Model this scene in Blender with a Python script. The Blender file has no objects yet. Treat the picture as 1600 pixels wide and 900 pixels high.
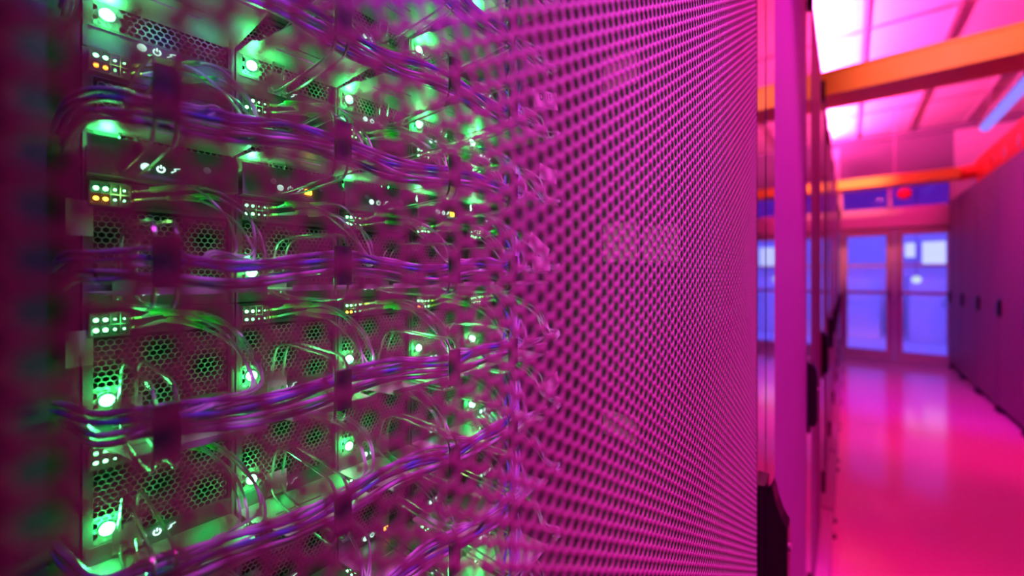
import bpy, math, random
import numpy as np
from mathutils import Vector, Matrix

random.seed(7)
sc = bpy.context.scene
col = sc.collection

# ------------------------------------------------------------------ camera model
FPX, VPX, Y0, HC = 640.0, 1325.0, 430.0, 1.28
TAN = (VPX - 800.0) / FPX
PHI = math.atan(TAN)
CS, SN = math.cos(PHI), math.sin(PHI)

def at(px, py, D):
    """photo pixel -> point on the vertical plane X = -D (parallel to the aisle)"""
    Zc = FPX * D / (CS * (VPX - px))
    t = (Zc - D * SN) / CS
    return Vector((-D, t, HC + (Y0 - py) * Zc / FPX))

def atY(px, py, Y):
    """photo pixel -> point on the vertical plane Y = const (across the aisle)"""
    k = (px - 800.0) / FPX
    X = Y * (k * CS - SN) / (CS + k * SN)
    Zc = -X * SN + Y * CS
    return Vector((X, Y, HC + (Y0 - py) * Zc / FPX))

def proj(p):
    Xc = p[0] * CS + p[1] * SN
    Zc = -p[0] * SN + p[1] * CS
    if Zc <= 0.01:
        return None
    return 800 + FPX * Xc / Zc, Y0 - FPX * (p[2] - HC) / Zc

def in_view(p, m=40):
    q = proj(p)
    return q is not None and -m < q[0] < 1600 + m and -m < q[1] < 900 + m

# ------------------------------------------------------------------ materials
def mat(name, color, rough=0.5, metal=0.0, bump=None, var=0.06, **kw):
    m = bpy.data.materials.new(name)
    m.use_nodes = True
    nt = m.node_tree
    b = nt.nodes['Principled BSDF']
    b.inputs['Base Color'].default_value = (*color, 1)
    b.inputs['Roughness'].default_value = rough
    b.inputs['Metallic'].default_value = metal
    for k, v in kw.items():
        b.inputs[k.replace('_', ' ')].default_value = v
    # a little procedural variation of roughness so that no surface is perfectly even
    tc = nt.nodes.new('ShaderNodeTexCoord')
    no = nt.nodes.new('ShaderNodeTexNoise'); no.inputs['Scale'].default_value = 14
    no.inputs['Detail'].default_value = 4
    mr = nt.nodes.new('ShaderNodeMapRange')
    mr.inputs[3].default_value = max(0.02, rough - var); mr.inputs[4].default_value = min(1, rough + var)
    nt.links.new(tc.outputs['Object'], no.inputs['Vector'])
    nt.links.new(no.outputs['Fac'], mr.inputs[0])
    nt.links.new(mr.outputs[0], b.inputs['Roughness'])
    if bump:
        bp = nt.nodes.new('ShaderNodeBump')
        n2 = nt.nodes.new('ShaderNodeTexNoise'); n2.inputs['Scale'].default_value = bump[0]
        bp.inputs['Strength'].default_value = bump[1]; bp.inputs['Distance'].default_value = 0.002
        nt.links.new(tc.outputs['Object'], n2.inputs['Vector'])
        nt.links.new(n2.outputs['Fac'], bp.inputs['Height'])
        nt.links.new(bp.outputs[0], b.inputs['Normal'])
    return m

def emat(name, color, strength):
    m = bpy.data.materials.new(name)
    m.use_nodes = True
    nt = m.node_tree
    nt.nodes.remove(nt.nodes['Principled BSDF'])
    e = nt.nodes.new('ShaderNodeEmission')
    e.inputs['Color'].default_value = (*color, 1)
    e.inputs['Strength'].default_value = strength
    nt.links.new(e.outputs[0], nt.nodes['Material Output'].inputs['Surface'])
    return m

def glassmat(name, tint=(1, 1, 1)):
    m = bpy.data.materials.new(name)
    m.use_nodes = True
    nt = m.node_tree
    nt.nodes.remove(nt.nodes['Principled BSDF'])
    t = nt.nodes.new('ShaderNodeBsdfTransparent'); t.inputs[0].default_value = (*tint, 1)
    g = nt.nodes.new('ShaderNodeBsdfGlossy'); g.inputs['Roughness'].default_value = 0.02
    f = nt.nodes.new('ShaderNodeFresnel'); f.inputs[0].default_value = 1.45
    x = nt.nodes.new('ShaderNodeMixShader')
    nt.links.new(f.outputs[0], x.inputs[0]); nt.links.new(t.outputs[0], x.inputs[1]); nt.links.new(g.outputs[0], x.inputs[2])
    nt.links.new(x.outputs[0], nt.nodes['Material Output'].inputs['Surface'])
    return m

M = dict(
    mesh=mat('grey_powder_coat', (0.25, 0.24, 0.25), 0.45, 0.0),
    rack=mat('rack_paint', (0.40, 0.38, 0.42), 0.20, 0.0),
    gloss=mat('glossy_frame', (0.72, 0.70, 0.74), 0.04, 1.0, var=0.01),
    matte=mat('matte_door_paint', (0.20, 0.17, 0.24), 0.55, 0.0, bump=(300, 0.03)),
    rackr=mat('aisle_rack_paint', (0.15, 0.12, 0.17), 0.60, 0.0),
    inner=mat('rack_interior', (0.055, 0.055, 0.06), 0.55, 0.0),
    chassis=mat('chassis_steel', (0.20, 0.20, 0.21), 0.42, 0.35),
    vent=mat('vent_steel', (0.42, 0.42, 0.43), 0.40, 0.4),
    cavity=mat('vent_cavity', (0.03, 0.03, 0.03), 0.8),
    tray=mat('zinc_plate', (0.62, 0.63, 0.60), 0.38, 0.30),
    strip=mat('port_strip', (0.10, 0.10, 0.11), 0.35, 0.2),
    cage=mat('port_cage_metal', (0.45, 0.46, 0.42), 0.28, 0.9),
    black=mat('black_plastic', (0.006, 0.006, 0.007), 0.32),
    wire=mat('bright_wire', (0.70, 0.72, 0.70), 0.22, 0.95),
    strap=mat('grey_strap', (0.05, 0.045, 0.05), 0.65),
    boot=mat('green_boot', (0.07, 0.88, 0.14), 0.35),
    plug=mat('brass_ferrule', (0.80, 0.62, 0.25), 0.25, 0.8),
    clear=mat('aqua_jacket', (0.60, 0.76, 0.72), 0.22, 0.0, Coat_Weight=0.6),
    blue=mat('blue_jacket', (0.10, 0.14, 0.62), 0.25, 0.0, Coat_Weight=0.5),
    violet=mat('violet_jacket', (0.40, 0.24, 0.66), 0.28, 0.0, Coat_Weight=0.5),
    lilac=mat('pale_lilac_jacket', (0.58, 0.52, 0.74), 0.25, 0.0, Coat_Weight=0.5),
    paper=mat('label_paper', (0.80, 0.80, 0.76), 0.6),
    ink=mat('label_ink', (0.02, 0.02, 0.02), 0.6),
    floor=mat('vinyl_floor', (0.70, 0.56, 0.62), 0.13, var=0.03, metal=0.0),
    ceiling=mat('ceiling_tile', (0.82, 0.80, 0.80), 0.85, 0.0, bump=(120, 0.05)),
    tbar=mat('ceiling_bar', (0.38, 0.30, 0.36), 0.5),
    wall=mat('painted_wall', (0.50, 0.44, 0.48), 0.7),
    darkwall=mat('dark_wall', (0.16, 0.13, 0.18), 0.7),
    doorpaint=mat('door_paint', (0.46, 0.34, 0.38), 0.42),
    duct=mat('orange_duct_plastic', (0.95, 0.58, 0.03), 0.45),
    redduct=mat('orange_tray_plastic', (0.95, 0.13, 0.03), 0.45),
    glass=glassmat('clear_glass'),
    tint=glassmat('violet_glass', (0.75, 0.30, 0.60)),
    bwall=mat('pale_wall', (0.7, 0.7, 0.75), 0.7),
    red=mat('red_bell_paint', (0.8, 0.03, 0.03), 0.3),
    led=emat('green_led', (0.10, 1.0, 0.28), 70),
    port=emat('green_port_light', (0.16, 1.0, 0.30), 16),
    amber=emat('amber_port_light', (1.0, 0.42, 0.03), 12),
    icon=emat('pale_icon_light', (0.55, 1.0, 0.80), 2.2),
    ambersq=emat('amber_indicator', (1.0, 0.36, 0.02), 9),
    tubep=emat('pink_tube', (1.0, 0.052, 0.34), 620),
    tubeb=emat('blue_tube', (0.26, 0.20, 1.0), 1.3),
    panelb=emat('blue_panel', (0.45, 0.50, 1.0), 1.5),
    lampw=emat('white_lamp', (0.75, 0.95, 0.95), 0.9),
)

# ------------------------------------------------------------------ mesh builder
class MB:
    def __init__(self):
        self.v, self.f = [], []
    def add(self, vs, fs):
        o = len(self.v)
        self.v += [tuple(p) for p in vs]
        self.f += [tuple(i + o for i in f) for f in fs]
        return self
    def box(self, a, b):
        x0, y0, z0 = a; x1, y1, z1 = b
        x0, x1 = min(x0, x1), max(x0, x1); y0, y1 = min(y0, y1), max(y0, y1); z0, z1 = min(z0, z1), max(z0, z1)
        vs = [(x0,y0,z0),(x1,y0,z0),(x1,y1,z0),(x0,y1,z0),(x0,y0,z1),(x1,y0,z1),(x1,y1,z1),(x0,y1,z1)]
        return self.add(vs, [(0,3,2,1),(4,5,6,7),(0,1,5,4),(1,2,6,5),(2,3,7,6),(3,0,4,7)])
    def prism(self, poly, axis, a, b):
        """polygon in the two other axes (in x,y,z order), extruded along axis from a to b"""
        n = len(poly)
        def mk(p, q):
            if axis == 0: return (q, p[0], p[1])
            if axis == 1: return (p[0], q, p[1])
            return (p[0], p[1], q)
        vs = [mk(p, a) for p in poly] + [mk(p, b) for p in poly]
        fs = [tuple(range(n))[::-1], tuple(range(n, 2 * n))]
        fs += [(i, (i + 1) % n, n + (i + 1) % n, n + i) for i in range(n)]
        return self.add(vs, fs)
    def tube(self, pts, r, n=8, cap=True):
        pts = [Vector(p) for p in pts]
        rs = r if isinstance(r, (list, tuple)) else [r] * len(pts)
        T = []
        for i in range(len(pts)):
            a = pts[max(i - 1, 0)]; b = pts[min(i + 1, len(pts) - 1)]
            T.append((b - a).normalized())
        up = Vector((0, 0, 1)) if abs(T[0].z) < 0.9 else Vector((1, 0, 0))
        N = (up - T[0] * up.dot(T[0])).normalized()
        vs = []
        for i, p in enumerate(pts):
            N = (N - T[i] * N.dot(T[i]))
            N = N.normalized() if N.length > 1e-6 else T[i].orthogonal().normalized()
            B = T[i].cross(N)
            for k in range(n):
                a = 2 * math.pi * k / n
                vs.append(p + (N * math.cos(a) + B * math.sin(a)) * rs[i])
        fs = []
        for i in range(len(pts) - 1):
            for k in range(n):
                k2 = (k + 1) % n
                fs.append((i*n+k, i*n+k2, (i+1)*n+k2, (i+1)*n+k))
        if cap:
            fs.append(tuple(range(n))[::-1]); fs.append(tuple((len(pts)-1)*n + k for k in range(n)))
        return self.add(vs, fs)
    def disc(self, c, r, x1, n=14):
        """short cylinder facing +X"""
        poly = [(c[1] + r*math.cos(2*math.pi*k/n), c[2] + r*math.sin(2*math.pi*k/n)) for k in range(n)]
        return self.prism(poly, 0, c[0], x1)
    def dome(self, c, r, axis=0, sgn=1, n=14, m=5, depth=1.0):
        """half ball"""
        vs, fs = [], []
        for j in range(m):
            a = (math.pi / 2) * j / m
            for k in range(n):
                b = 2*math.pi*k/n
                u, w, d = r*math.cos(a)*math.cos(b), r*math.cos(a)*math.sin(b), sgn*depth*r*math.sin(a)
                vs.append((c[0]+d, c[1]+u, c[2]+w) if axis == 0 else (c[0]+u, c[1]+d, c[2]+w) if axis == 1 else (c[0]+u, c[1]+w, c[2]+d))
        d = sgn*depth*r
        vs.append((c[0]+d, c[1], c[2]) if axis == 0 else (c[0], c[1]+d, c[2]) if axis == 1 else (c[0], c[1], c[2]+d))
        for j in range(m - 1):
            for k in range(n):
                fs.append((j*n+k, j*n+(k+1)%n, (j+1)*n+(k+1)%n, (j+1)*n+k))
        for k in range(n):
            fs.append(((m-1)*n+k, (m-1)*n+(k+1)%n, m*n))
        fs.append(tuple(range(n)))
        return self.add(vs, fs)
    def mesh(self, name, m, smooth=False):
        me = bpy.data.meshes.new(name)
        me.from_pydata(self.v, [], self.f)
        me.materials.append(m)
        if smooth:
            me.polygons.foreach_set('use_smooth', [True] * len(me.polygons))
        me.update()
        return me
    def build(self, name, m, parent=None, loc=None, smooth=False, bevel=0):
        o = bpy.data.objects.new(name, self.mesh(name, m, smooth))
        col.objects.link(o)
        if loc is not None: o.location = loc
        if parent is not None: o.parent = parent
        if bevel:
            b = o.modifiers.new('bevel', 'BEVEL'); b.width = bevel; b.segments = 2; b.limit_method = 'ANGLE'
        return o

def inst(name, me, parent=None, loc=(0, 0, 0)):
    o = bpy.data.objects.new(name, me)
    col.objects.link(o)
    o.location = loc
    if parent is not None: o.parent = parent
    return o

def tag(o, label=None, cat=None, group=None, kind=None):
    if label: o['label'] = label
    if cat: o['category'] = cat
    if group: o['group'] = group
    if kind: o['kind'] = kind
    return o

def thing(name, loc, label, cat, group=None):
    o = bpy.data.objects.new(name, None)
    o.empty_display_size = 0.02
    col.objects.link(o); o.location = loc
    return tag(o, label, cat, group)

def struct(name, mb, m, parent=None, **kw):
    o = mb.build(name, m, parent, **kw)
    if parent is None: o['kind'] = 'structure'
    return o

def copy_tree(o, parent=None):
    c = o.copy(); col.objects.link(c)
    if parent is not None: c.parent = parent
    for ch in list(o.children):
        copy_tree(ch, c)
    return c

def spline(pts, per=6):
    P = [Vector(p) for p in pts]
    P = [P[0] * 2 - P[1]] + P + [P[-1] * 2 - P[-2]]
    out = []
    for i in range(1, len(P) - 2):
        for s in range(per):
            u = s / per
            a, b, c, d = P[i-1], P[i], P[i+1], P[i+2]
            out.append(0.5*((2*b) + (c-a)*u + (2*a-5*b+4*c-d)*u*u + (3*b-a-3*c+d)*u**3))
    out.append(P[-2])
    return out

def perforated(W, H, p, rh, thick, skip=None, swap=False):
    """sheet in local (y,z), W x H, hexagon lattice of hexagonal holes; front at x=0, back at x=-thick.
    rows of nearest neighbours run along y (or along z when swap)"""
    if swap: W, H = H, W
    rs = p * math.sqrt(3) / 2
    ang = np.radians(30 + 60 * np.arange(6))
    cosx, sinx = np.cos(ang), np.sin(ang)
    R = p / math.sqrt(3)
    cx, cy, holes = [], [], []
    nj, ni = int(H / rs), int(W / p)
    for j in range(nj):
        for i in range(ni):
            x = (i + 0.5 + (0.5 if j % 2 else 0)) * p; y = (j + 0.5) * rs
            if x > W: continue
            cx.append(x); cy.append(y)
            holes.append(not (skip and skip(x, y)))
    cx, cy, holes = np.array(cx), np.array(cy), np.array(holes)
    N = len(cx)
    outer = np.stack([cx[:, None] + R*cosx, cy[:, None] + R*sinx], -1)      # N,6,2
    rr = np.where(holes, rh, 1e-4)[:, None]
    inner = np.stack([cx[:, None] + rr*cosx, cy[:, None] + rr*sinx], -1)
    key = np.round(outer.reshape(-1, 2) / (p * 0.01)).astype(np.int64)
    key = key[:, 0] * 10_000_019 + key[:, 1]
    _, first, inv = np.unique(key, return_index=True, return_inverse=True)
    ov = outer.reshape(-1, 2)[first]
    nO = len(ov)
    oi = inv.reshape(N, 6)
    ii = nO + np.arange(N * 6).reshape(N, 6)
    uv = np.concatenate([ov, inner.reshape(-1, 2)])
    nV = len(uv)
    if swap: uv = uv[:, ::-1]
    front = np.concatenate([np.zeros((nV, 1)), uv], 1)
    back = np.concatenate([np.full((nV, 1), -thick), uv], 1)
    verts = np.concatenate([front, back])
    k2 = (np.arange(6) + 1) % 6
    q1 = np.stack([oi, oi[:, k2], ii[:, k2], ii], -1).reshape(-1, 4)
    q2 = q1[:, ::-1] + nV
    q3 = np.stack([ii, ii[:, k2], ii[:, k2] + nV, ii + nV], -1).reshape(-1, 4)
    faces = np.concatenate([q1, q2, q3])
    if swap: faces = faces[:, ::-1]
    me = bpy.data.meshes.new('perforated')
    me.vertices.add(len(verts)); me.vertices.foreach_set('co', verts.astype(np.float32).ravel())
    me.loops.add(faces.size); me.loops.foreach_set('vertex_index', faces.astype(np.int32).ravel())
    me.polygons.add(len(faces))
    me.polygons.foreach_set('loop_start', np.arange(0, faces.size, 4, dtype=np.int32))
    me.update(calc_edges=True); me.validate()
    return me

def light(name, kind, loc, color, energy, **kw):
    l = bpy.data.lights.new(name, kind)
    l.color = color; l.energy = energy
    for k, v in kw.items(): setattr(l, k, v)
    o = bpy.data.objects.new(name, l); col.objects.link(o); o.location = loc
    return o

def aim(o, target):
    d = Vector(target) - o.location
    o.rotation_euler = d.to_track_quat('-Z', 'Y').to_euler()
    return o

def z(h): return HC + h

# ================================================================== SETTING
YE = 8.28                         # end wall
CEIL = z(2.10)
XL, XR = -1.35, 2.3
YB = -2.6
struct('floor', MB().box((XL, YB, -0.1), (XR, YE, 0)), M['floor'])
struct('ceiling', MB().box((XL, YB, CEIL), (XR, YE, CEIL + 0.1)), M['ceiling'])
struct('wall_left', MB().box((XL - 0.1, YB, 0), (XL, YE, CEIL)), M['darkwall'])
struct('wall_right', MB().box((XR, YB, 0), (XR + 0.1, YE, CEIL)), M['wall'])
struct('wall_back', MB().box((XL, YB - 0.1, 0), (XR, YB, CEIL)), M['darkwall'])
# ceiling grid bars
n = 0
for X in (-1.02, -0.455, 0.112, 0.68, 1.247, 1.81):
    n += 1
    struct(f'trim_{n}', MB().box((X - 0.016, YB, CEIL - 0.012), (X + 0.016, YE, CEIL - 0.0005)), M['tbar'])
for i in range(9):
    Y = 7.03 - 1.2 * i
    n += 1
    struct(f'trim_{n}', MB().box((XL, Y - 0.016, CEIL - 0.010), (XR, Y + 0.016, CEIL - 0.0004)), M['tbar'])

# end wall with a double door opening and a transom window above
xa, xm, xb = atY(1312, 0, YE).x, atY(1398, 0, YE).x, atY(1491, 0, YE).x
DT = z(0.70)                      # door top
TB, TT = z(0.97), z(1.42)         # transom opening
w = MB()
w.box((XL, YE, 0), (xa, YE + 0.12, CEIL)); w.box((xb, YE, 0), (XR, YE + 0.12, CEIL))
w.box((xa, YE, DT), (xb, YE + 0.12, TB))
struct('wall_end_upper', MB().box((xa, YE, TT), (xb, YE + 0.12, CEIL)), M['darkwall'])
struct('wall_end', w, M['wall'])
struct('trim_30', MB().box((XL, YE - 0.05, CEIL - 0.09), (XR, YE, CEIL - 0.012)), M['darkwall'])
# header over the doors
struct('trim_31', MB().box((xa, YE - 0.03, DT + 0.01), (xb, YE - 0.001, TB - 0.01)), M['doorpaint'], bevel=0.004)
tw = MB().box((xa, YE + 0.03, TB), (xb, YE + 0.09, TB + 0.04)).box((xa, YE + 0.03, TT - 0.04), (xb, YE + 0.09, TT))
for X in (xa + 0.02, xm - 0.05, xb - 0.02):
    tw.box((X - 0.02, YE + 0.03, TB), (X + 0.02, YE + 0.09, TT))
win = struct('window_1', tw, M['doorpaint'])
MB().box((xa, YE + 0.055, TB), (xb, YE + 0.061, TT)).build('pane', M['tint'], win)
# the two door leaves
def door(name, x0, x1, wx0, wx1):
    y0, y1 = YE + 0.02, YE + 0.07
    wz0, wz1 = z(-1.13), z(0.595)
    f = MB()
    f.box((x0, y0, 0.008), (wx0, y1, DT)); f.box((wx1, y0, 0.008), (x1, y1, DT))
    f.box((wx0, y0, 0.008), (wx1, y1, wz0)); f.box((wx0, y0, wz1), (wx1, y1, DT))
    d = struct(name, f, M['doorpaint'])
    MB().box((wx0, y0 + 0.022, wz0), (wx1, y0 + 0.028, wz1)).build('glass_pane', M['glass'], d)
    MB().box((wx0, y0 + 0.005, z(0.125)), (wx1, y1 - 0.005, z(0.16))).build('glazing_bar', M['doorpaint'], d)
    pb = MB().box((x0 + 0.03, y0 - 0.05, z(-0.285)), (x1 - 0.03, y0 - 0.02, z(-0.235)))
    pb.box((x0 + 0.05, y0 - 0.02, z(-0.275)), (x0 + 0.10, y0, z(-0.245))).box((x1 - 0.10, y0 - 0.02, z(-0.275)), (x1 - 0.05, y0, z(-0.245)))
    pb.build('push_bar', M['doorpaint'], d, bevel=0.004)
    h = MB().box((wx0 - 0.012, y0 - 0.006, wz0 - 0.012), (wx0, y0, wz1 + 0.012)).box((wx1, y0 - 0.006, wz0 - 0.012), (wx1 + 0.012, y0, wz1 + 0.012))
    h.box((wx0, y0 - 0.006, wz1), (wx1, y0, wz1 + 0.012)).box((wx0, y0 - 0.006, wz0 - 0.012), (wx1, y0, wz0))
    h.build('glazing_bead', M['doorpaint'], d)
    return d
door('door_1', xa + 0.004, xm - 0.003, atY(1324, 0, YE).x, atY(1385, 0, YE).x)
door('door_2', xm + 0.003, xb - 0.004, atY(1411, 0, YE).x, atY(1481, 0, YE).x)

# the room beyond the doors, lit blue
YF = 12.2
struct('floor_beyond', MB().box((XL, YE + 0.12, -0.1), (XR + 2, YF, 0)), M['bwall'])
struct('ceiling_beyond', MB().box((XL, YE + 0.12, CEIL), (XR + 2, YF, CEIL + 0.1)), M['bwall'])
struct('wall_beyond', MB().box((XL, YF, 0), (XR + 2, YF + 0.1, CEIL)), M['bwall'])
struct('wall_beyond_left', MB().box((XL - 0.1, YE + 0.12, 0), (XL, YF, CEIL)), M['bwall'])
struct('wall_beyond_right', MB().box((XR + 2, YE + 0.12, 0), (XR + 2.1, YF, CEIL)), M['bwall'])

# far room: bright light panels on its wall, a low partition, a round lamp
def far(px, py, Y=YF - 0.05): return atY(px, py, Y)
a, b = far(1441, 378), far(1478, 412)
t = thing('light_panel', ((a.x+b.x)/2, YF - 0.03, b.z), 'bright pale blue light panel on the far wall beyond the right door leaf', 'lamp', None)
MB().box((-(b.x-a.x)/2, -0.02, 0), ((b.x-a.x)/2, 0, a.z-b.z)).build('diffuser', M['panelb'], t)
q = MB(); hw, hh = (b.x-a.x)/2, a.z-b.z
q.box((-hw-0.03, -0.03, -0.03), (-hw, 0.03, hh+0.03)).box((hw, -0.03, -0.03), (hw+0.03, 0.03, hh+0.03)).box((-hw, -0.03, hh), (hw, 0.03, hh+0.03)).box((-hw, -0.03, -0.03), (hw, 0.03, 0))
q.build('panel_frame', M['bwall'], t)
a, b = far(1414, 380), far(1430, 402)
t2 = thing('light_panel', ((a.x+b.x)/2, YF - 0.03, b.z), 'small square light panel seen through the right door leaf, left of the larger one', 'lamp', None)
hw, hh = (b.x-a.x)/2, a.z-b.z
MB().box((-hw, -0.02, 0), (hw, 0, hh)).build('diffuser', M['panelb'], t2)
q = MB()
q.box((-hw-0.03, -0.03, -0.03), (-hw, 0.03, hh+0.03)).box((hw, -0.03, -0.03), (hw+0.03, 0.03, hh+0.03)).box((-hw, -0.03, hh), (hw, 0.03, hh+0.03)).box((-hw, -0.03, -0.03), (hw, 0.03, 0))
q.build('panel_frame', M['bwall'], t2)
c = atY(1432, 437, 9.4)
t3 = thing('globe_lamp', (c.x, 9.4, CEIL), 'small round white globe lamp hanging behind the glass of the right door', 'lamp')
MB().dome((0, 0, c.z - CEIL), 0.060, 2, 1, 16, 6).dome((0, 0, c.z - CEIL), 0.060, 2, -1, 16, 6).build('globe', M['lampw'], t3, smooth=True)
MB().tube([(0, 0, 0), (0, 0, c.z - CEIL + 0.055)], 0.005, 6).build('cord', M['black'], t3)
# low blue-lit cabinets along the far room
for i, (x0, x1, hgt) in enumerate(((-0.6, 0.5, 1.25), (0.9, 1.9, 1.22), (2.0, 3.0, 1.22))):
    t = thing('low_cabinet', ((x0+x1)/2, 11.2, 0), ['low pale cabinet in the blue room behind the left door leaf', 'low pale cabinet in the blue room behind the right door leaf', 'low pale cabinet in the blue room, off to the right of the other two'][i], 'cabinet')
    hw = (x1-x0)/2
    MB().box((-hw, -0.25, 0.0), (hw, 0.25, hgt)).build('body', M['bwall'], t, bevel=0.01)
    MB().box((-hw-0.01, -0.27, hgt), (hw+0.01, 0.26, hgt+0.03)).build('top', M['bwall'], t)
    for s in (-1, 1):
        d = MB().box((min(s*0.01, s*(hw-0.02)), -0.27, 0.01), (max(s*0.01, s*(hw-0.02)), -0.25, hgt-0.03)).build('door', M['bwall'], t)
        MB().box((s*0.04-0.006, -0.295, hgt*0.55), (s*0.04+0.006, -0.27, hgt*0.68)).build('handle', M['wire'], d)

# ================================================================== NEAR RACK
D0 = 0.10                          # door sheet plane
T0, T1 = -0.13, 0.672              # rack extent along the aisle
RTOP = z(1.02)
rack = thing('server_rack', (-0.6, (T0 + T1) / 2, 0), 'large near server rack with a perforated mesh door, full of green-lit modules', 'rack')
RO = Vector((-0.6, (T0 + T1) / 2, 0))
def rb(mb, name, m, parent=None, **kw):
    o = mb.build(name, m, parent or rack, **kw)
    if parent is None: o.location = -RO
    return o
rb(MB().box((-1.1, T0 - 0.0, 0.06), (-0.14, T0 + 0.012, RTOP)), 'side_panel', M['inner'])
rb(MB().box((-1.1, T1 - 0.012, 0.06), (-0.14, T1, RTOP)), 'side_panel', M['inner'])
rb(MB().box((-1.1, T0 + 0.012, 0.06), (-1.085, T1 - 0.012, RTOP)), 'back_panel', M['inner'])
rb(MB().box((-1.1, T0, RTOP), (-0.115, T1, RTOP + 0.02)), 'top_panel', M['rack'])
rb(MB().box((-1.1, T0, 0.02), (-0.115, T1, 0.06)), 'plinth', M['inner'])
for (fx, fy) in ((-0.2, T0 + 0.06), (-0.2, T1 - 0.06), (-1.0, T0 + 0.06), (-1.0, T1 - 0.06)):
    rb(MB().tube([(fx, fy, 0.0), (fx, fy, 0.008), (fx, fy, 0.009), (fx, fy, 0.02)], [0.03, 0.03, 0.012, 0.012], 12), 'levelling_foot', M['black'])
# perforated door
P = 0.0084
zs0, zs1 = 0.115, RTOP - 0.045
dm = perforated(T1 - T0 - 0.02, zs1 - zs0, P, 0.0033, 0.0008, swap=True)
dm.materials.append(M['mesh'])
dob = inst('perforated_door', dm, rack, Vector((-D0, T0 + 0.02, zs0)) - RO)
df = MB()
df.box((-D0 - 0.022, T0, 0.08), (-D0 + 0.002, T0 + 0.026, RTOP - 0.005))
df.box((-D0 - 0.022, T0, 0.08), (-D0 + 0.002, T1, zs0 + 0.012)); df.box((-D0 - 0.022, T0, zs1 - 0.012), (-D0 + 0.002, T1, RTOP - 0.005))
f = df.build('door_frame', M['rack'], rack); f.location = -RO
# the solid glossy latch stile to the right of the sheet, and the filler post beyond it
rb(MB().box((-D0 - 0.03, T1 - 0.003, 0.08), (-D0 + 0.0008, 0.741, RTOP - 0.005)), 'latch_stile', M['gloss'], bevel=0.0015)
# swing handle on the stile
hp = [(0, -0.012), (0.012, 0.0), (0.018, 0.014), (0.024, -0.010), (0.032, -0.030), (0.040, -0.042), (0.040, -0.20), (0.030, -0.225), (0, -0.225)]
hz = z(-0.312)
hd = MB().prism([(-D0 + 0.001 + p[0]*0.85, hz + p[1]) for p in hp], 1, 0.682, 0.718)
hd = rb(hd, 'door_handle', M['black'], bevel=0.002)
MB().box((-D0 + 0.001, 0.676, hz - 0.245), (-D0 + 0.008, 0.726, hz + 0.012)).build('escutcheon', M['black'], hd)
MB().disc((-D0 + 0.034, 0.700, hz - 0.075), 0.007, -D0 + 0.038).build('key_lock', M['cage'], hd)

# filler post between the near rack and the next one
fp = thing('filler_post', (-0.12, 0.796, 0), 'narrow glossy upright filler post just right of the near mesh door', 'post')
MB().box((-0.02, -0.047, 0.02), (0.0208, 0.051, RTOP - 0.005)).build('post_face', M['gloss'], fp, bevel=0.0015)
MB().box((-0.3, -0.045, 0.0), (-0.02, 0.05, RTOP - 0.02)).build('post_core', M['rack'], fp)

# mounting rails
RX = -0.4
def rail(y0, y1, holes_at):
    r = MB().box((RX - 0.003, y0, 0.08), (RX, y1, RTOP - 0.02))
    r.box((RX - 0.05, y0 if holes_at < (y0+y1)/2 else y1 - 0.002, 0.08), (RX - 0.003, (y0 + 0.002) if holes_at < (y0+y1)/2 else y1, RTOP - 0.02))
    return r
rl = rb(rail(-0.004, 0.029, 0.0), 'mounting_rail', M['inner'])
rr_ = rb(rail(0.478, 0.508, 0.6), 'mounting_rail', M['inner'])
# side infill between rails and panels
rb(MB().box((RX - 0.02, T0 + 0.012, 0.08), (RX - 0.012, -0.004, RTOP - 0.02)), 'air_dam', M['inner'])
rb(MB().box((RX - 0.02, 0.508, 0.08), (RX - 0.012, T1 - 0.012, RTOP - 0.02)), 'air_dam', M['inner'])

# ================================================================== SERVER MODULES
PW, PH = 0.0894, 0.0895
C0 = 0.0300
TOP0 = 0.0664                      # height above the lens of the top of row 0
rows = list(range(5, -6, -1))      # up to down
ORD = ['first', 'second', 'third', 'fourth', 'fifth', 'sixth', 'seventh', 'eighth', 'ninth', 'tenth', 'eleventh']

# shared meshes, local frame: x out of the face, y along the aisle, z up, origin lower left of the face
W_, H_ = PW - 0.0012, PH - 0.0010
body = MB()
b0, b1, b2, b3 = 0.005, W_ - 0.004, 0.0165, 0.0700        # vent opening
body.box((-0.30, 0, 0), (0, b0, H_)); body.box((-0.30, b1, 0), (0, W_, H_))
body.box((-0.30, b0, 0), (0, b1, b2)); body.box((-0.30, b0, b3), (0, b1, H_))
body.box((0, 0, 0), (0.0016, 0.0022, H_)); body.box((0, W_ - 0.0022, 0), (0.0016, W_, H_))
body.box((0, 0.0022, H_ - 0.0016), (0.0016, W_ - 0.0022, H_)); body.box((0, 0.0022, b2 - 0.0024), (0.0012, W_ - 0.0022, b2 - 0.0008))
me_body = body.mesh('chassis', M['chassis'])
def skip(y, zz): return y < 0.0145 and zz < 0.0175
me_vent = perforated(b1 - b0, b3 - b2, 0.0042, 0.0042 / math.sqrt(3) - 0.00042, 0.0010, skip)
me_vent.materials.append(M['vent'])
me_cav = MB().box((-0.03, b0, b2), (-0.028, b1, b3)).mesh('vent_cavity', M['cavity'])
st = MB().box((0, 0.0235, 0.0730), (0.0022, W_ - 0.003, 0.0862))
for i in range(2):
    st.box((0.0022, 0.050 + i*0.015, 0.0805), (0.0027, 0.060 + i*0.015, 0.0845))
me_strip = st.mesh('port_strip', M['strip'])
cg = MB()
cg.box((0, 0.0022, 0.0705), (0.009, 0.0030, 0.0868)); cg.box((0, 0.0222, 0.0705), (0.009, 0.0230, 0.0868))
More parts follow.
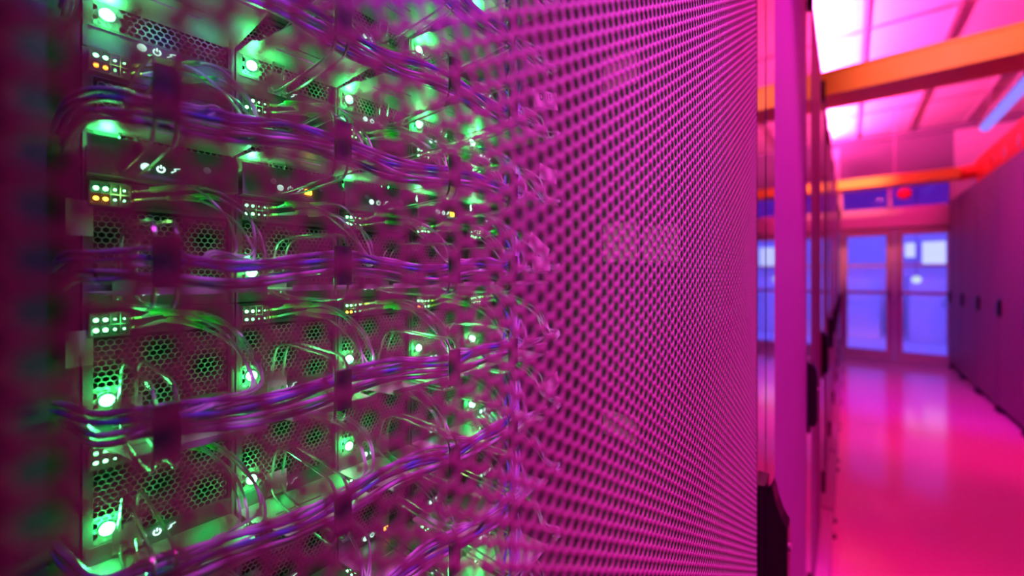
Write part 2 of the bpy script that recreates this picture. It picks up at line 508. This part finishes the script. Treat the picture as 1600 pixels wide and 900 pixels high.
cg.box((0, 0.0030, 0.0860), (0.009, 0.0222, 0.0868)); cg.box((0, 0.0030, 0.0705), (0.009, 0.0222, 0.0713)); cg.box((0, 0.0030, 0.0785), (0.009, 0.0222, 0.0790))
for i in range(3):
    cg.box((0, 0.0076 + i*0.0048, 0.0713), (0.009, 0.0080 + i*0.0048, 0.0860))
me_cage = cg.mesh('port_cage', M['cage'])
def dotmesh(name, pts, r, m):
    q = MB()
    for p in pts: q.dome((0.0085, p[0], p[1]), r, 0, 1, 10, 3)
    return q.mesh(name, m, True)
me_dotg = dotmesh('port_light', [(0, 0)], 0.00135, M['port'])
me_dota = dotmesh('port_light', [(0, 0)], 0.00135, M['amber'])
me_dots = dotmesh('port_light', [(0, 0)], 0.0008, M['port'])
me_led = MB().dome((0.0012, 0, 0), 0.0040, 0, 1, 14, 5, 0.8).mesh('power_led', M['led'], True)
me_led2 = MB().dome((0.0012, 0, 0), 0.0023, 0, 1, 14, 5).mesh('power_led', M['chassis'], True)
bz = MB()
for k in range(14):
    a, b = 2*math.pi*k/14, 2*math.pi*(k+1)/14
    r0, r1 = 0.0041, 0.0049
    vs = [(x, r*math.cos(t_), r*math.sin(t_)) for x in (0, 0.0016) for r in (r0, r1) for t_ in (a, b)]
    bz.add(vs, [(4,6,7,5), (2,3,7,6), (0,4,5,1)])
me_bezel = bz.mesh('led_bezel', M['cage'])
# the lit icons: a disc, an open ring with a bar, and a zigzag
ic = MB()
ic.disc((0.0012, 0, 0), 0.0020, 0.0016)
for k in range(10):
    a, b = math.radians(-240 + 30*k), math.radians(-240 + 30*(k+1))
    r0, r1 = 0.0012, 0.0019
    yy = 0.0062
    vs = [(x, yy + r*math.cos(t_), r*math.sin(t_)) for x in (0.0012, 0.0016) for r in (r0, r1) for t_ in (a, b)]
    ic.add(vs, [(4,6,7,5), (2,3,7,6), (0,4,5,1), (0,1,3,2)])
ic.box((0.0012, 0.0059, 0.0004), (0.0016, 0.0065, 0.0022))
def bar(p, q_, wd):
    p, q_ = Vector(p), Vector(q_); d = (q_-p).normalized(); nn = Vector((-d.y, d.x))*wd/2
    ic.prism([(p+nn)[:], (p-nn)[:], (q_-nn)[:], (q_+nn)[:]], 0, 0.0012, 0.0016)
bar((0.0105, -0.0010), (0.0125, 0.0004), 0.0006); bar((0.0125, 0.0004), (0.0117, 0.0010), 0.0006); bar((0.0117, 0.0010), (0.0143, 0.0018), 0.0006)
me_icon = ic.mesh('icon_display', M['icon'])
me_ambsq = MB().box((0.0012, 0, 0), (0.0030, 0.0055, 0.0045)).mesh('amber_indicator', M['ambersq'])
# folded zinc lip with slots (cut as real gaps between strips)
def lipmesh(depth):
    q = MB(); th = 0.0010
    e = 0.0045
    y0, y1 = 0.001, W_ - 0.001
    xs = [0, depth*0.40, depth*0.40+0.0022, depth*0.56, depth*0.56+0.0022, depth]
    # left wedge-shaped cut
    q.prism([(0, y0), (0, y1), (xs[1], y1), (xs[1], y0 + 0.002)], 2, 0, th)
    for a, b in ((1, 2), (3, 4)):
        q.prism([(xs[a], y0 + 0.002 + 0.06*xs[a]), (xs[b], y0 + 0.002 + 0.06*xs[b]), (xs[b], 0.020), (xs[a], 0.020)], 2, 0, th)
        q.prism([(xs[a], 0.058), (xs[b], 0.058), (xs[b], y1), (xs[a], y1)], 2, 0, th)
    q.prism([(xs[2], y0 + 0.006), (xs[3], y0 + 0.008), (xs[3], y1), (xs[2], y1)], 2, 0, th)
    q.prism([(xs[4], y0 + 0.008), (xs[5], y0 + 0.014), (xs[5], y1), (xs[4], y1)], 2, 0, th)
    q.prism([(xs[5] - th, y0 + 0.014), (xs[5], y0 + 0.014), (xs[5], y1), (xs[5] - th, y1)], 2, 0, e)
    return q.mesh('slotted_lip', M['tray'])
me_lip = lipmesh(0.075)

# fibre patch cables
def fibre(origin, k, n, toward, drop, parent_label, group, seed):
    r = random.Random(seed)
    j = lambda s: r.uniform(-s, s)
    oz = 0.082 - 0.0065 * (k % 2); oy = 0.0245
    sgn = toward
    dx = 0.012 * (k // 2)
    a = Vector((0.006, oy - 0.002, oz))
    pts = [a, a + Vector((0.006, 0.006, 0.001)),
           Vector((0.020 + j(.002), 0.036 + 0.005*k, oz + 0.004 + j(.002))),
           Vector((0.036 + dx + j(.004), 0.054 + 0.004*k + j(.002), oz + 0.001 + j(.003))),
           Vector((0.060 + dx*0.7 + j(.004), 0.070 + 0.003*k + j(.003), oz - 0.018 + j(.004))),
           Vector((0.082 + j(.004), 0.070 + 0.003*k + j(.004), oz - 0.042 + j(.003))),
           Vector((0.097 + j(.003), 0.062 + (0.02 if sgn > 0 else -0.012), drop + 0.006 + j(.003))),
           Vector((0.100 + j(.003), 0.062 + sgn*0.055, drop + j(.005))),
           Vector((0.100 + j(.004), 0.062 + sgn*0.130, drop + j(.005)))]
    path = spline(pts, 6)
    o = MB().tube(path, 0.00095, 7).build('fibre_patch_cable', M['clear'], None, origin, smooth=True)
    tag(o, parent_label, 'cable', group)
    # boot: a tapered sleeve along an early stretch of the path
    s0, s1 = 10 + 2*(k % 2), 17 + 2*(k % 2)
    bp = path[s0:s1]
    MB().tube(bp, [0.0021, 0.0023, 0.0023, 0.0022, 0.0021, 0.0018, 0.0015][:len(bp)], 8).build('boot', M['boot'], o, smooth=True)
    MB().tube(path[0:7], [0.0016]*5 + [0.0012]*2, 6).build('plug', M['plug'], o)
    return o

amber_rows = {(0, 1), (0, 0), (2, -1), (3, -1), (3, -3)}   # (column, row) with amber port lights
LIT = {(0, 2), (1, 2), (2, 2), (3, 2), (1, 0), (0, -1), (1, -1), (2, -1), (3, -1), (0, -2), (1, -2), (2, -2), (4, 1), (4, -1), (4, -2), (4, 2)}
cv = MB().box((0.0122, 0.0010, 0.0010), (0.0136, W_ - 0.001, 0.0275)).box((0.0005, 0.0010, 0.0010), (0.0122, W_ - 0.001, 0.0022))
cv.box((0.0005, 0.0010, 0.0022), (0.0122, 0.0020, 0.0200)).box((0.0005, W_ - 0.0020, 0.0022), (0.0122, W_ - 0.001, 0.0200))
me_cover = cv.mesh('cover_plate', M['chassis'])
sw = MB()
for k in range(14):
    a, b = 2*math.pi*k/14, 2*math.pi*(k+1)/14
    vs = [(x, r*math.cos(t_), r*math.sin(t_)) for x in (0, 0.0010) for r in (0.0015, 0.0026) for t_ in (a, b)]
    sw.add(vs, [(4,6,7,5), (2,3,7,6), (0,4,5,1)])
sw.disc((0, 0, 0), 0.0015, 0.0004)
me_screw = sw.mesh('screw', M['wire'])
def make_module(c, rw, label):
    o = thing('server_module', (RX, C0 + c*PW, z(TOP0 + rw*PH - PH)), label, 'server', 'server modules in the near rack')
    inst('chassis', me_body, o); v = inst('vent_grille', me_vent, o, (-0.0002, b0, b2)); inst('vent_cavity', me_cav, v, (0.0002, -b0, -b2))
    s = inst('port_strip', me_strip, o)
    cgo = inst('port_cage', me_cage, o)
    am = (c, rw) in amber_rows
    for i in range(4):
        for j2 in range(2):
            small = i >= 2
            me = me_dots if small else (me_dota if am and (j2 == 0 or rw == -3) else me_dotg)
            inst('port_light', me, cgo, (0, 0.0056 + i*0.0046, 0.0752 + j2*0.0068))
    inst('led_bezel', me_bezel, o, (0, 0.0118, 0.0255))
    covered = rw == 1
    lit = covered or (c, rw) in LIT or (abs(rw + 0.5) > 3 and (c + rw) % 2 == 0)
    inst('power_led', me_led if lit else me_led2, o, (0, 0.0118, 0.0255))
    if covered:
        cp = inst('cover_plate', me_cover, o)
        for yy in (0.024, 0.066):
            inst('screw', me_screw, cp, (0.0136, yy, 0.0150))
    ix = 0.0126 if rw == 1 else 0.0
    inst('icon_display', me_icon, o, (ix, 0.0300, 0.0105)).scale = (1, 1.35, 1.35)
    if (c, rw) in ((1, 1), (3, 1), (2, -3)):
        inst('amber_indicator', me_ambsq, o, (ix, 0.0510, 0.0080))
    if rw > 0: lz = 0.0330
    elif rw == 0: lz = 0.0110
    else: lz = -0.0065 + 0.008
    inst('slotted_lip', me_lip, o, (0, 0, lz))
    # its two little lamps: the power light and the glow of the port lights
    p = o.location
    if lit: light('power_light_glow', 'POINT', p + Vector((0.0120, 0.0118, 0.0255)), (0.03, 1.0, 0.16), 0.042, shadow_soft_size=0.002)
    light('port_light_glow', 'POINT', p + Vector((0.018, 0.0180, 0.0810)), (0.30, 1.0, 0.20) if am else (0.05, 1.0, 0.20), 0.0080, shadow_soft_size=0.004)
    return o

visible = {}
for c in range(5):
    k = 0
    for rw in rows:
        y0 = C0 + c*PW; z0 = z(TOP0 + rw*PH - PH)
        vis = any(in_view((RX, yy, zz), 10) for yy in (y0, y0 + PW/2, y0 + PW) for zz in (z0 + 0.01, z0 + PH/2, z0 + PH - 0.01))
        if vis:
            visible[(c, rw)] = k; k += 1
for (c, rw), k in visible.items():
    place = f'{ORD[k]} down, {ORD[c]} column from the left'
    mod = make_module(c, rw, f'honeycomb-vented server module with green lights, {place}')
    sgn = {0: -0.42, 1: -1.0, 2: 1.0, 3: 0.55, 4: 0.12}[c]
    for q in range(4):
        fibre(mod.location, q, 4, sgn, 0.030, f'green-booted fibre cable looping from the module {place}', f'fibre cables of the module {place}', c*1000 + (rw+20)*10 + q)

# ================================================================== CABLE RINGS
def ring_meshes():
    wr = MB(); r = 0.0011
    for s in (-0.0045, 0.0045):
        for zz in (0.052 + s*0.0, ):
            wr.tube(spline([(0.002, s, 0.020), (0.012, s, 0.046), (0.030, s, 0.054), (0.070, s, 0.054), (0.104, s, 0.053), (0.113, s, 0.050), (0.1165, s, 0.043), (0.1165, s, 0.024),
                            (0.1165, s, 0.014), (0.113, s, 0.008), (0.104, s, 0.005), (0.070, s, 0.004), (0.030, s, 0.004), (0.010, s, 0.006), (0.002, s, 0.012)], 3), r, 7)
    wr.box((0.0005, -0.008, 0.006), (0.0030, 0.008, 0.026))
    stp = MB().box((0.1178, -0.0055, 0.016), (0.1205, 0.0055, 0.044))
    return wr.mesh('wire_loop', M['wire'], False), stp.mesh('strap', M['strap'])
me_wire, me_strap = ring_meshes()
ring_t = [0.052, 0.151, 0.259, 0.345]
for ci, tt in enumerate(ring_t):
    k = 0
    for rw in rows:
        zz = z(TOP0 + rw*PH - PH)
        if not any(in_view((RX + d, tt, zz + 0.03), 5) for d in (0.05, 0.118)): continue
        o = thing('cable_ring', (RX, tt, zz), f'wire cable ring with a flat strap front, {ORD[k]} down in the {ORD[ci]} column of rings', 'cable ring', 'cable rings on the server face')
        k += 1
        inst('wire_loop', me_wire, o); inst('strap', me_strap, o)

# ================================================================== TRUNK CABLES
kinds = [('blue', 'deep blue'), ('violet', 'violet'), ('lilac', 'pale lilac'), ('violet', 'violet'), ('blue', 'deep blue'), ('clear', 'pale aqua'), ('violet', 'violet'), ('lilac', 'pale lilac')]
k = 0
for rw in rows:
    zb = z(TOP0 + rw*PH - PH) + 0.028
    if not any(in_view((RX + 0.1, tt, zb), 0) for tt in (0.0, 0.1, 0.2, 0.3, 0.4, 0.47)): continue
    for i, (mk, cname) in enumerate(kinds):
        r = random.Random(rw*50 + i)
        a = 2*math.pi*i/len(kinds) + 0.4
        ox, oz_ = 0.098 + 0.0065*math.cos(a), 0.0085*math.sin(a)
        pts = [(RX + 0.004, 0.016 + 0.0010*i, zb + oz_ - 0.006), (RX + 0.045, 0.019 + 0.001*i, zb + oz_), (RX + 0.082, 0.030, zb + oz_)]
        end = 0.345 + 0.009*(i % 4)
        for s in range(9):
            tt = 0.050 + s*(end - 0.050)/8
            pts.append((RX + ox + r.uniform(-.002, .002), tt, zb + oz_ + r.uniform(-.0020, .0020) - 0.004*math.sin(s*math.pi/2.0 + rw)))
        up = 1 if rw < 3 else -1
        pts += [(RX + ox - 0.006, end + 0.022, zb + oz_ + up*0.014), (RX + 0.075, end + 0.038, zb + up*0.038 + oz_), (RX + 0.052, end + 0.040, zb + up*0.062), (RX + 0.02, end + 0.046, zb + up*0.075)]
        o = MB().tube(spline(pts, 4), 0.0017, 7).build('trunk_cable', M[mk], None, smooth=True)
        tag(o, f'{cname} trunk cable in the horizontal bundle {ORD[k]} from the top of the photo', 'cable', f'{cname} trunk cables of the bundle {ORD[k]} from the top')
    k += 1

# ================================================================== TAGS, LABELS
def text_mesh(body_, size):
    cu = bpy.data.curves.new('t', 'FONT'); cu.body = body_; cu.size = size; cu.extrude = 0.0001
    cu.align_x = 'CENTER'; cu.align_y = 'CENTER'
    ob = bpy.data.objects.new('t', cu); col.objects.link(ob)
    bpy.context.view_layer.update()
    me = bpy.data.meshes.new_from_object(ob.evaluated_get(bpy.context.evaluated_depsgraph_get()))
    bpy.data.objects.remove(ob)
    me.materials.clear(); me.materials.append(M['ink'])
    return me
def cable_tag(px, py, D, wd, ht, rot, label, text=None):
    c = at(px, py, D)
    o = MB().prism([(-wd/2, -ht/2), (wd/2, -ht/2), (wd/2, ht/2), (-wd/2, ht/2)], 0, 0, 0.0006).build('cable_tag', M['paper'], None, c)
    o.rotation_euler = (rot, 0, 0)
    tag(o, label, 'tag')
    if text:
        tm = inst('lettering', text_mesh(text, ht*0.62), o, (0.0009, 0, ht*0.12))
        tm.rotation_euler = (math.pi/2, 0, math.pi/2)
    return o
cable_tag(852, 156, 0.29, 0.050, 0.021, 0.22, 'white cable tag lettered D 15 beside the topmost bundle, behind the mesh', 'D 15')
cable_tag(856, 272, 0.29, 0.036, 0.018, -0.05, 'blank white cable tag below the lettered tag, behind the mesh')
cable_tag(842, 386, 0.29, 0.042, 0.017, -0.45, 'slanting white cable tag where the bundle level with the door windows ends')
cable_tag(846, 412, 0.285, 0.036, 0.016, -0.05, 'level white cable tag hanging right under the slanting tag')
cable_tag(862, 600, 0.29, 0.030, 0.020, 0.35, 'small white cable tag below mid height at the right end of the bundles')

# rail labels on the left rail
for i, yy in enumerate((340, 545)):
    c = at(124, yy, -RX - 0.002)
    o = MB().box((0, -0.0065, -0.012), (0.0006, 0.0065, 0.012)).build('rail_label', M['paper'], None, c)
    tag(o, ['pale paper label on the left mounting rail, the upper of two', 'pale paper label on the left mounting rail, the lower of two'][i], 'label')

# four blank cards in a holder on the right inner side panel, seen through the mesh
sp = T1 - 0.012
def card(px0, py0, px1, py1, label):
    # pixels -> (D, z) on plane Y = sp
    def onY(px, py):
        p = atY(px, py, sp); return p.x, p.z
    x0, za = onY(px0, py0); x1, zb_ = onY(px1, py1)
    o = MB().box((x0, sp - 0.003, zb_), (x1, sp - 0.0002, za)).build('blank_card', M['paper'], None)
    tag(o, label, 'card')
card(944, 350, 996, 377, 'blank pale card behind the mesh, upper left of the block of four')
card(944, 379, 996, 407, 'blank pale card behind the mesh, lower left of the block of four')
card(1006, 354, 1062, 379, 'blank pale card behind the mesh, upper right of the block of four')
card(1006, 381, 1062, 409, 'blank pale card behind the mesh, lower right of the block of four')
card(944, 92, 996, 130, 'blank pale card behind the mesh, high up above the block of four')
card(944, 640, 996, 690, 'blank pale card behind the mesh, low down below the block of four')

# ================================================================== LEFT ROW OF RACKS
PITCH = 0.89
def left_rack():
    """local frame: origin at near front lower corner, x out, y along the aisle"""
    t = thing('server_rack', (-D0, 0, 0), 'x', 'rack', 'racks in the left row')
    L, Ht = PITCH - 0.005, RTOP
    MB().box((-1.0, 0, 0.10), (-0.025, L, Ht)).build('cabinet', M['rack'], t, bevel=0.003)
    d = MB().box((-0.022, 0.0, 0.10), (0.0, 0.714, Ht - 0.004)).build('door', M['matte'], t, bevel=0.002)
    MB().box((-0.022, 0.718, 0.10), (0.0008, 0.788, Ht - 0.004)).build('latch_stile', M['gloss'], t, bevel=0.0015)
    MB().box((-0.022, 0.794, 0.10), (0.0008, L, Ht - 0.004)).build('filler_stile', M['gloss'], t, bevel=0.0015)
    MB().box((-0.95, 0.01, 0.012), (0.045, L - 0.01, 0.095)).build('plinth', M['rack'], t, bevel=0.002)
    for y in (0.08, L - 0.08):
        for x in (0.032, -0.9):
            MB().tube([(x, y, 0), (x, y, 0.010), (x, y, 0.011), (x, y, 0.014)], [0.026, 0.026, 0.014, 0.014], 12).build('levelling_foot', M['black'], t)
    hz = z(-0.285)
    hp = [(0.008, 0.0), (0.013, 0.010), (0.025, -0.012), (0.028, -0.05), (0.028, -0.17), (0.020, -0.19), (0.008, -0.19)]
    h = MB().prism([(p[0], hz + p[1]) for p in hp], 1, 0.735, 0.771).build('handle', M['black'], t, bevel=0.002)
    MB().box((0.001, 0.729, hz - 0.21), (0.008, 0.777, hz + 0.012)).build('escutcheon', M['black'], h)
    MB().disc((0.028, 0.753, hz - 0.075), 0.007, 0.031).build('key_lock', M['cage'], h)
    for zz in (z(0.84), z(-1.05)):
        MB().box((0.0009, 0.735, zz), (0.016, 0.765, zz + 0.10)).build('hinge', M['black'], t, bevel=0.002)
    return t
lr = left_rack()
NL = 8
for i in range(NL):
    o = lr if i == 0 else copy_tree(lr)
    o.location = (-D0, 0.851 + PITCH*i, 0)
    o['label'] = 'closed rack with matte door in the left row, right beside the glossy filler post' if i == 0 else f'closed rack with matte door, {ORD[i]} past the filler post in the left row'
    if i == NL - 1: o['label'] = 'closed rack at the far end of the left row, nearest the double doors'

# ================================================================== RIGHT ROW OF RACKS
RXR = 1.088
RT = z(1.02)
def right_rack():
    t = thing('server_rack', (RXR, 0, 0), 'x', 'rack', 'racks in the right row')
    L = 0.795
    MB().box((0.022, 0, 0.05), (1.0, L, RT)).build('cabinet', M['rackr'], t, bevel=0.003)
    d = MB().box((0.0, 0.004, 0.06), (0.020, L - 0.004, RT - 0.006)).build('door', M['rackr'], t, bevel=0.003)
    MB().box((-0.004, 0.05, 0.12), (0.0, L - 0.13, RT - 0.08)).build('door_panel', M['rackr'], d, bevel=0.002)
    MB().box((0.06, 0.02, 0.012), (0.95, L - 0.02, 0.05)).build('plinth', M['black'], t)
    for y in (0.05, L - 0.05):
        for x in (0.01, 0.9):
            MB().tube([(x, y, 0), (x, y, 0.022), (x, y, 0.024), (x, y, 0.05)], [0.028, 0.028, 0.014, 0.014], 12).build('levelling_foot', M['black'], t)
    hp = [(0, 0.06), (-0.012, 0.05), (-0.028, 0.03), (-0.030, -0.09), (-0.02, -0.11), (0, -0.11)]
    MB().prism([(p[0], z(-0.27) + p[1]) for p in hp], 1, L - 0.11, L - 0.05).build('handle', M['black'], t, bevel=0.002)
    return t
rr = right_rack()
NR = 7
y_far = YE - 0.02 - 0.80
for i in range(NR):
    o = rr if i == 0 else copy_tree(rr)
    o.location = (RXR, y_far - 0.80*i, 0)
    o['label'] = 'tall closed rack of the right row standing against the end wall by the doors' if i == 0 else f'tall closed rack of the right row, {ORD[i]} in front of the end wall'
    if i: o['label'] = f'tall rack with dark handle in the right row, {ORD[i]} from the end wall'

# ================================================================== CABLE DUCTS
def duct_across(Y, h0, ht, x0, x1, label):
    t = thing('cable_duct', ((x0+x1)/2, Y, z(h0)), label, 'duct', 'orange ducts crossing the aisle')
    hw = (x1-x0)/2; wd = 0.15; th = 0.004
    q = MB()
    q.box((-hw, -wd, 0), (hw, wd, th)); q.box((-hw, -wd, th), (hw, -wd + th, ht)); q.box((-hw, wd - th, th), (hw, wd, ht))
    q.box((-hw, -wd - 0.006, ht - 0.012), (hw, -wd, ht)); q.box((-hw, wd, ht - 0.012), (hw, wd + 0.006, ht))
    q.build('trough', M['duct'], t)
    MB().box((-hw, -wd - 0.004, ht), (hw, wd + 0.004, ht + 0.005)).build('lid', M['duct'], t)
    for xx in (-hw*0.62, hw*0.42):
        MB().tube([(xx, 0, ht), (xx, 0, CEIL - z(h0))], 0.005, 8).build('hanger_rod', M['tbar'], t)
    return t
duct_across(3.45, 1.15, 0.150, -0.9, 1.9, 'orange cable duct crossing the aisle overhead, the nearer of the two')
duct_across(7.20, 1.15, 0.115, -0.9, 1.02, 'orange cable duct crossing high before the double doors, the farther of the two')

# red-orange tray above the right racks, with round openings in its side and an elbow at the far duct
tray = thing('cable_tray', (1.16, 5.6, z(1.06)), 'red-lit orange cable tray with round openings on top of the right racks', 'duct')
def tray_side(y0, y1, ht, pitch, rad):
    """plate in y,z with round holes: local x thickness"""
    q = MB(); n_ = 16
    cells = int((y1-y0)/pitch)
    p = (y1-y0)/cells
    for i in range(cells):
        cy, cz = y0 + (i+0.5)*p, ht/2
        sq = []
        for k_ in range(n_):
            a = 2*math.pi*k_/n_ + math.pi/n_
            c_, s_ = math.cos(a), math.sin(a)
            m_ = min((p/2)/max(abs(c_), 1e-6), (ht/2)/max(abs(s_), 1e-6))
            sq.append((cy + c_*m_, cz + s_*m_))
        ci = [(cy + rad*math.cos(2*math.pi*k_/n_ + math.pi/n_), cz + rad*math.sin(2*math.pi*k_/n_ + math.pi/n_)) for k_ in range(n_)]
        # square corners filled
        vs = []
        for x in (0, 0.012):
            vs += [(x, *s_) for s_ in sq] + [(x, *c_) for c_ in ci]
        fs = []
        for k_ in range(n_):
            k2 = (k_+1) % n_
            fs.append((k_, k2, n_+k2, n_+k_)); fs.append((2*n_+k_, 3*n_+k_, 3*n_+k2, 2*n_+k2)); fs.append((n_+k_, n_+k2, 3*n_+k2, 3*n_+k_))
            fs.append((k_, 2*n_+k_, 2*n_+k2, k2))
        q.add(vs, fs)
    q.box((-0.006, y0, ht - 0.03), (0.018, y1, ht + 0.012)); q.box((-0.006, y0, -0.012), (0.018, y1, 0.03))
    return q
q = tray_side(-1.9, 1.55, 0.27, 0.40, 0.075)
q.build('perforated_side', M['redduct'], tray)
tray_side(-1.9, 1.55, 0.27, 0.40, 0.075).build('perforated_side', M['redduct'], tray, (0.32, 0, 0))
MB().box((0.012, -1.9, -0.012), (0.32, 1.55, -0.004)).build('tray_floor', M['redduct'], tray)
# elbow sweeping down into the crossing duct
el = []
for i in range(9):
    a = math.radians(90 * i / 8)
    el.append((0.16 - 0.30*(1 - math.cos(a)), 1.55 + 0.10*math.sin(a), 0.21 - 0.05*i/8))
MB().tube(el, 0.085, 14).build('elbow', M['redduct'], tray, smooth=True)
for yy in (-1.4, -0.2, 1.0):
    MB().box((-0.02, yy - 0.02, -0.045), (0.36, yy + 0.02, -0.012)).build('bracket', M['black'], tray)

# red alarm bell on the transom
c = atY(1413, 303, YE + 0.02)
bell = thing('alarm_bell', (c.x, YE + 0.028, c.z), 'round red alarm bell mounted on the transom above the double doors', 'alarm')
MB().prism([(0.05*math.cos(2*math.pi*k_/16), 0.05*math.sin(2*math.pi*k_/16)) for k_ in range(16)], 1, 0.0, -0.03).build('backplate', M['red'], bell)
MB().dome((0, -0.03, 0), 0.085, 1, -1, 18, 6, 0.6).build('gong', M['red'], bell, smooth=True)

# ================================================================== LAMPS
# pink tube lights lying above the left racks, close under the ceiling
for i in range(2):
    y0 = 3.55 + 2.25*i
    t = thing('tube_light', (-0.32, y0, z(1.90)), ['pink tube light in a trough above the left racks, the nearer of two', 'pink tube light in a trough above the left racks, the farther of two'][i], 'lamp')
    MB().tube([(0, 0.05, 0), (0, 2.05, 0)], 0.035, 12).build('tube', M['tubep'], t, smooth=True)
    MB().box((-0.07, 0, -0.07), (0.07, 2.1, -0.06)).box((-0.07, 0, -0.06), (-0.062, 2.1, 0.047)).box((0.062, 0, -0.06), (0.07, 2.1, 0.0)).build('housing', M['rackr'], t)  # lip and floor of the unseen trough are added to block light
    for yy in (0.3, 1.8):
        MB().tube([(-0.066, yy, 0.04), (-0.066, yy, CEIL - z(1.90))], 0.004, 6).build('hanger_rod', M['tbar'], t)
# blue tube light over the right racks
a = Vector((1.17, 5.35, z(1.63)))
t = thing('tube_light', a, 'blue tube light hanging over the red-lit tray at the right', 'lamp')
MB().tube([(0, 0.02, 0), (0, 1.45, 0)], 0.045, 12).build('tube', M['tubeb'], t, smooth=True)
MB().box((-0.04, 0, 0.045), (0.04, 1.47, 0.07)).build('housing', M['rackr'], t)
for yy in (0.2, 1.25):
    MB().tube([(0, yy, 0.07), (0, yy, CEIL - z(1.63))], 0.004, 6).build('hanger_rod', M['tbar'], t)

PINK = (1.0, 0.0, 0.20)
MAG = (1.0, 0.02, 0.52)
# added pink spots that brighten the aisle floor, no ceiling fixtures
for i in range(3):
    aim(light('aisle_downlight', 'SPOT', (0.42, 1.9 + 1.6*i, CEIL - 0.03), PINK, 260, spot_size=math.radians(75), spot_blend=0.8, shadow_soft_size=0.10), (0.30, 2.0 + 1.6*i, 0))
# added magenta spot on the near door, its soft edge imitating the camera's shadow
aim(light('door_spot', 'SPOT', (0.85, 0.20, CEIL - 0.05), MAG, 880, spot_size=math.radians(39), spot_blend=0.5, shadow_soft_size=0.06), (-0.1, 0.78, z(0.0)))
# added spot without a fixture, brightening the next rack's matte door
aim(light('post_spot', 'SPOT', (1.0, 0.85, CEIL - 0.05), (0.9, 0.0, 0.80), 120, spot_size=math.radians(36), spot_blend=0.7, shadow_soft_size=0.06), (-0.1, 1.32, z(-0.1)))
# added violet spot through the mesh, tinting the server faces and cable bundles
aim(light('rack_spot', 'SPOT', (0.80, 0.10, CEIL - 0.05), (0.50, 0.10, 1.0), 430, spot_size=math.radians(18), spot_blend=0.5, shadow_soft_size=0.06), (-0.4, 0.28, z(0.10)))
# added spots without fixtures, one for each crossing duct
aim(light('duct_spot', 'SPOT', (0.7, 1.3, CEIL - 0.05), (1.0, 0.20, 0.26), 260, spot_size=math.radians(34), spot_blend=0.9, shadow_soft_size=0.08), (0.45, 3.45, z(1.22)))
aim(light('duct_spot', 'SPOT', (0.15, 5.5, CEIL - 0.05), (1.0, 0.20, 0.20), 480, spot_size=math.radians(30), spot_blend=0.9, shadow_soft_size=0.08), (0.05, 7.2, z(1.2)))
# added pink spot brightening the header and end wall
aim(light('wall_spot', 'SPOT', (0.5, 6.2, CEIL - 0.03), (1.0, 0.0, 0.28), 260, spot_size=math.radians(40), spot_blend=0.8, shadow_soft_size=0.1), (0.35, YE, z(1.0)))
# added violet spot low in the aisle, brightening the upper vents without a fixture
aim(light('vent_spot', 'SPOT', (1.0, 0.02, z(-0.09)), (0.36, 0.03, 1.0), 150, spot_size=math.radians(5.5), spot_blend=0.6, shadow_soft_size=0.02), (-0.4, 0.075, z(0.19)))
# blue light in the room beyond
aim(light('blue_room_light', 'AREA', (1.0, YE + 0.35, CEIL - 0.20), (0.14, 0.10, 1.0), 150, shape='RECTANGLE', size=3.2, size_y=0.3), (1.2, YF, z(-0.3)))
# added violet spot tinting the right racks, no fixture
aim(light('violet_spot', 'SPOT', (0.2, 3.2, CEIL - 0.05), (0.45, 0.0, 1.0), 380, spot_size=math.radians(70), spot_blend=0.9, shadow_soft_size=0.1), (1.1, 5.4, z(-0.4)))

w = bpy.data.worlds.new('world'); sc.world = w
w.use_nodes = True
w.node_tree.nodes['Background'].inputs[0].default_value = (0.05, 0.0, 0.06, 1)
w.node_tree.nodes['Background'].inputs[1].default_value = 0.2

# ================================================================== CAMERA
cam = bpy.data.cameras.new('camera')
cam.sensor_width = 36
cam.lens = FPX / 1600 * 36
cam.shift_y = (Y0 - 450) / 1600
cam.clip_start = 0.004; cam.clip_end = 60
cam.dof.use_dof = True
cam.dof.focus_distance = 0.36
cam.dof.aperture_fstop = 2.4
co = bpy.data.objects.new('camera', cam); col.objects.link(co)
co.location = (0, 0, HC)
co.rotation_euler = (math.pi/2, 0, PHI)
sc.camera = co

vs = sc.view_settings
vs.view_transform = 'Standard'; vs.look = 'None'; vs.exposure = 0; vs.gamma = 1; vs.use_curve_mapping = False
sc.cycles.use_denoising = True
sc.cycles.max_bounces = 7
sc.cycles.transparent_max_bounces = 8
sc.cycles.sample_clamp_indirect = 6
sc.cycles.sample_clamp_direct = 0
sc.cycles.caustics_reflective = False
sc.cycles.caustics_refractive = False
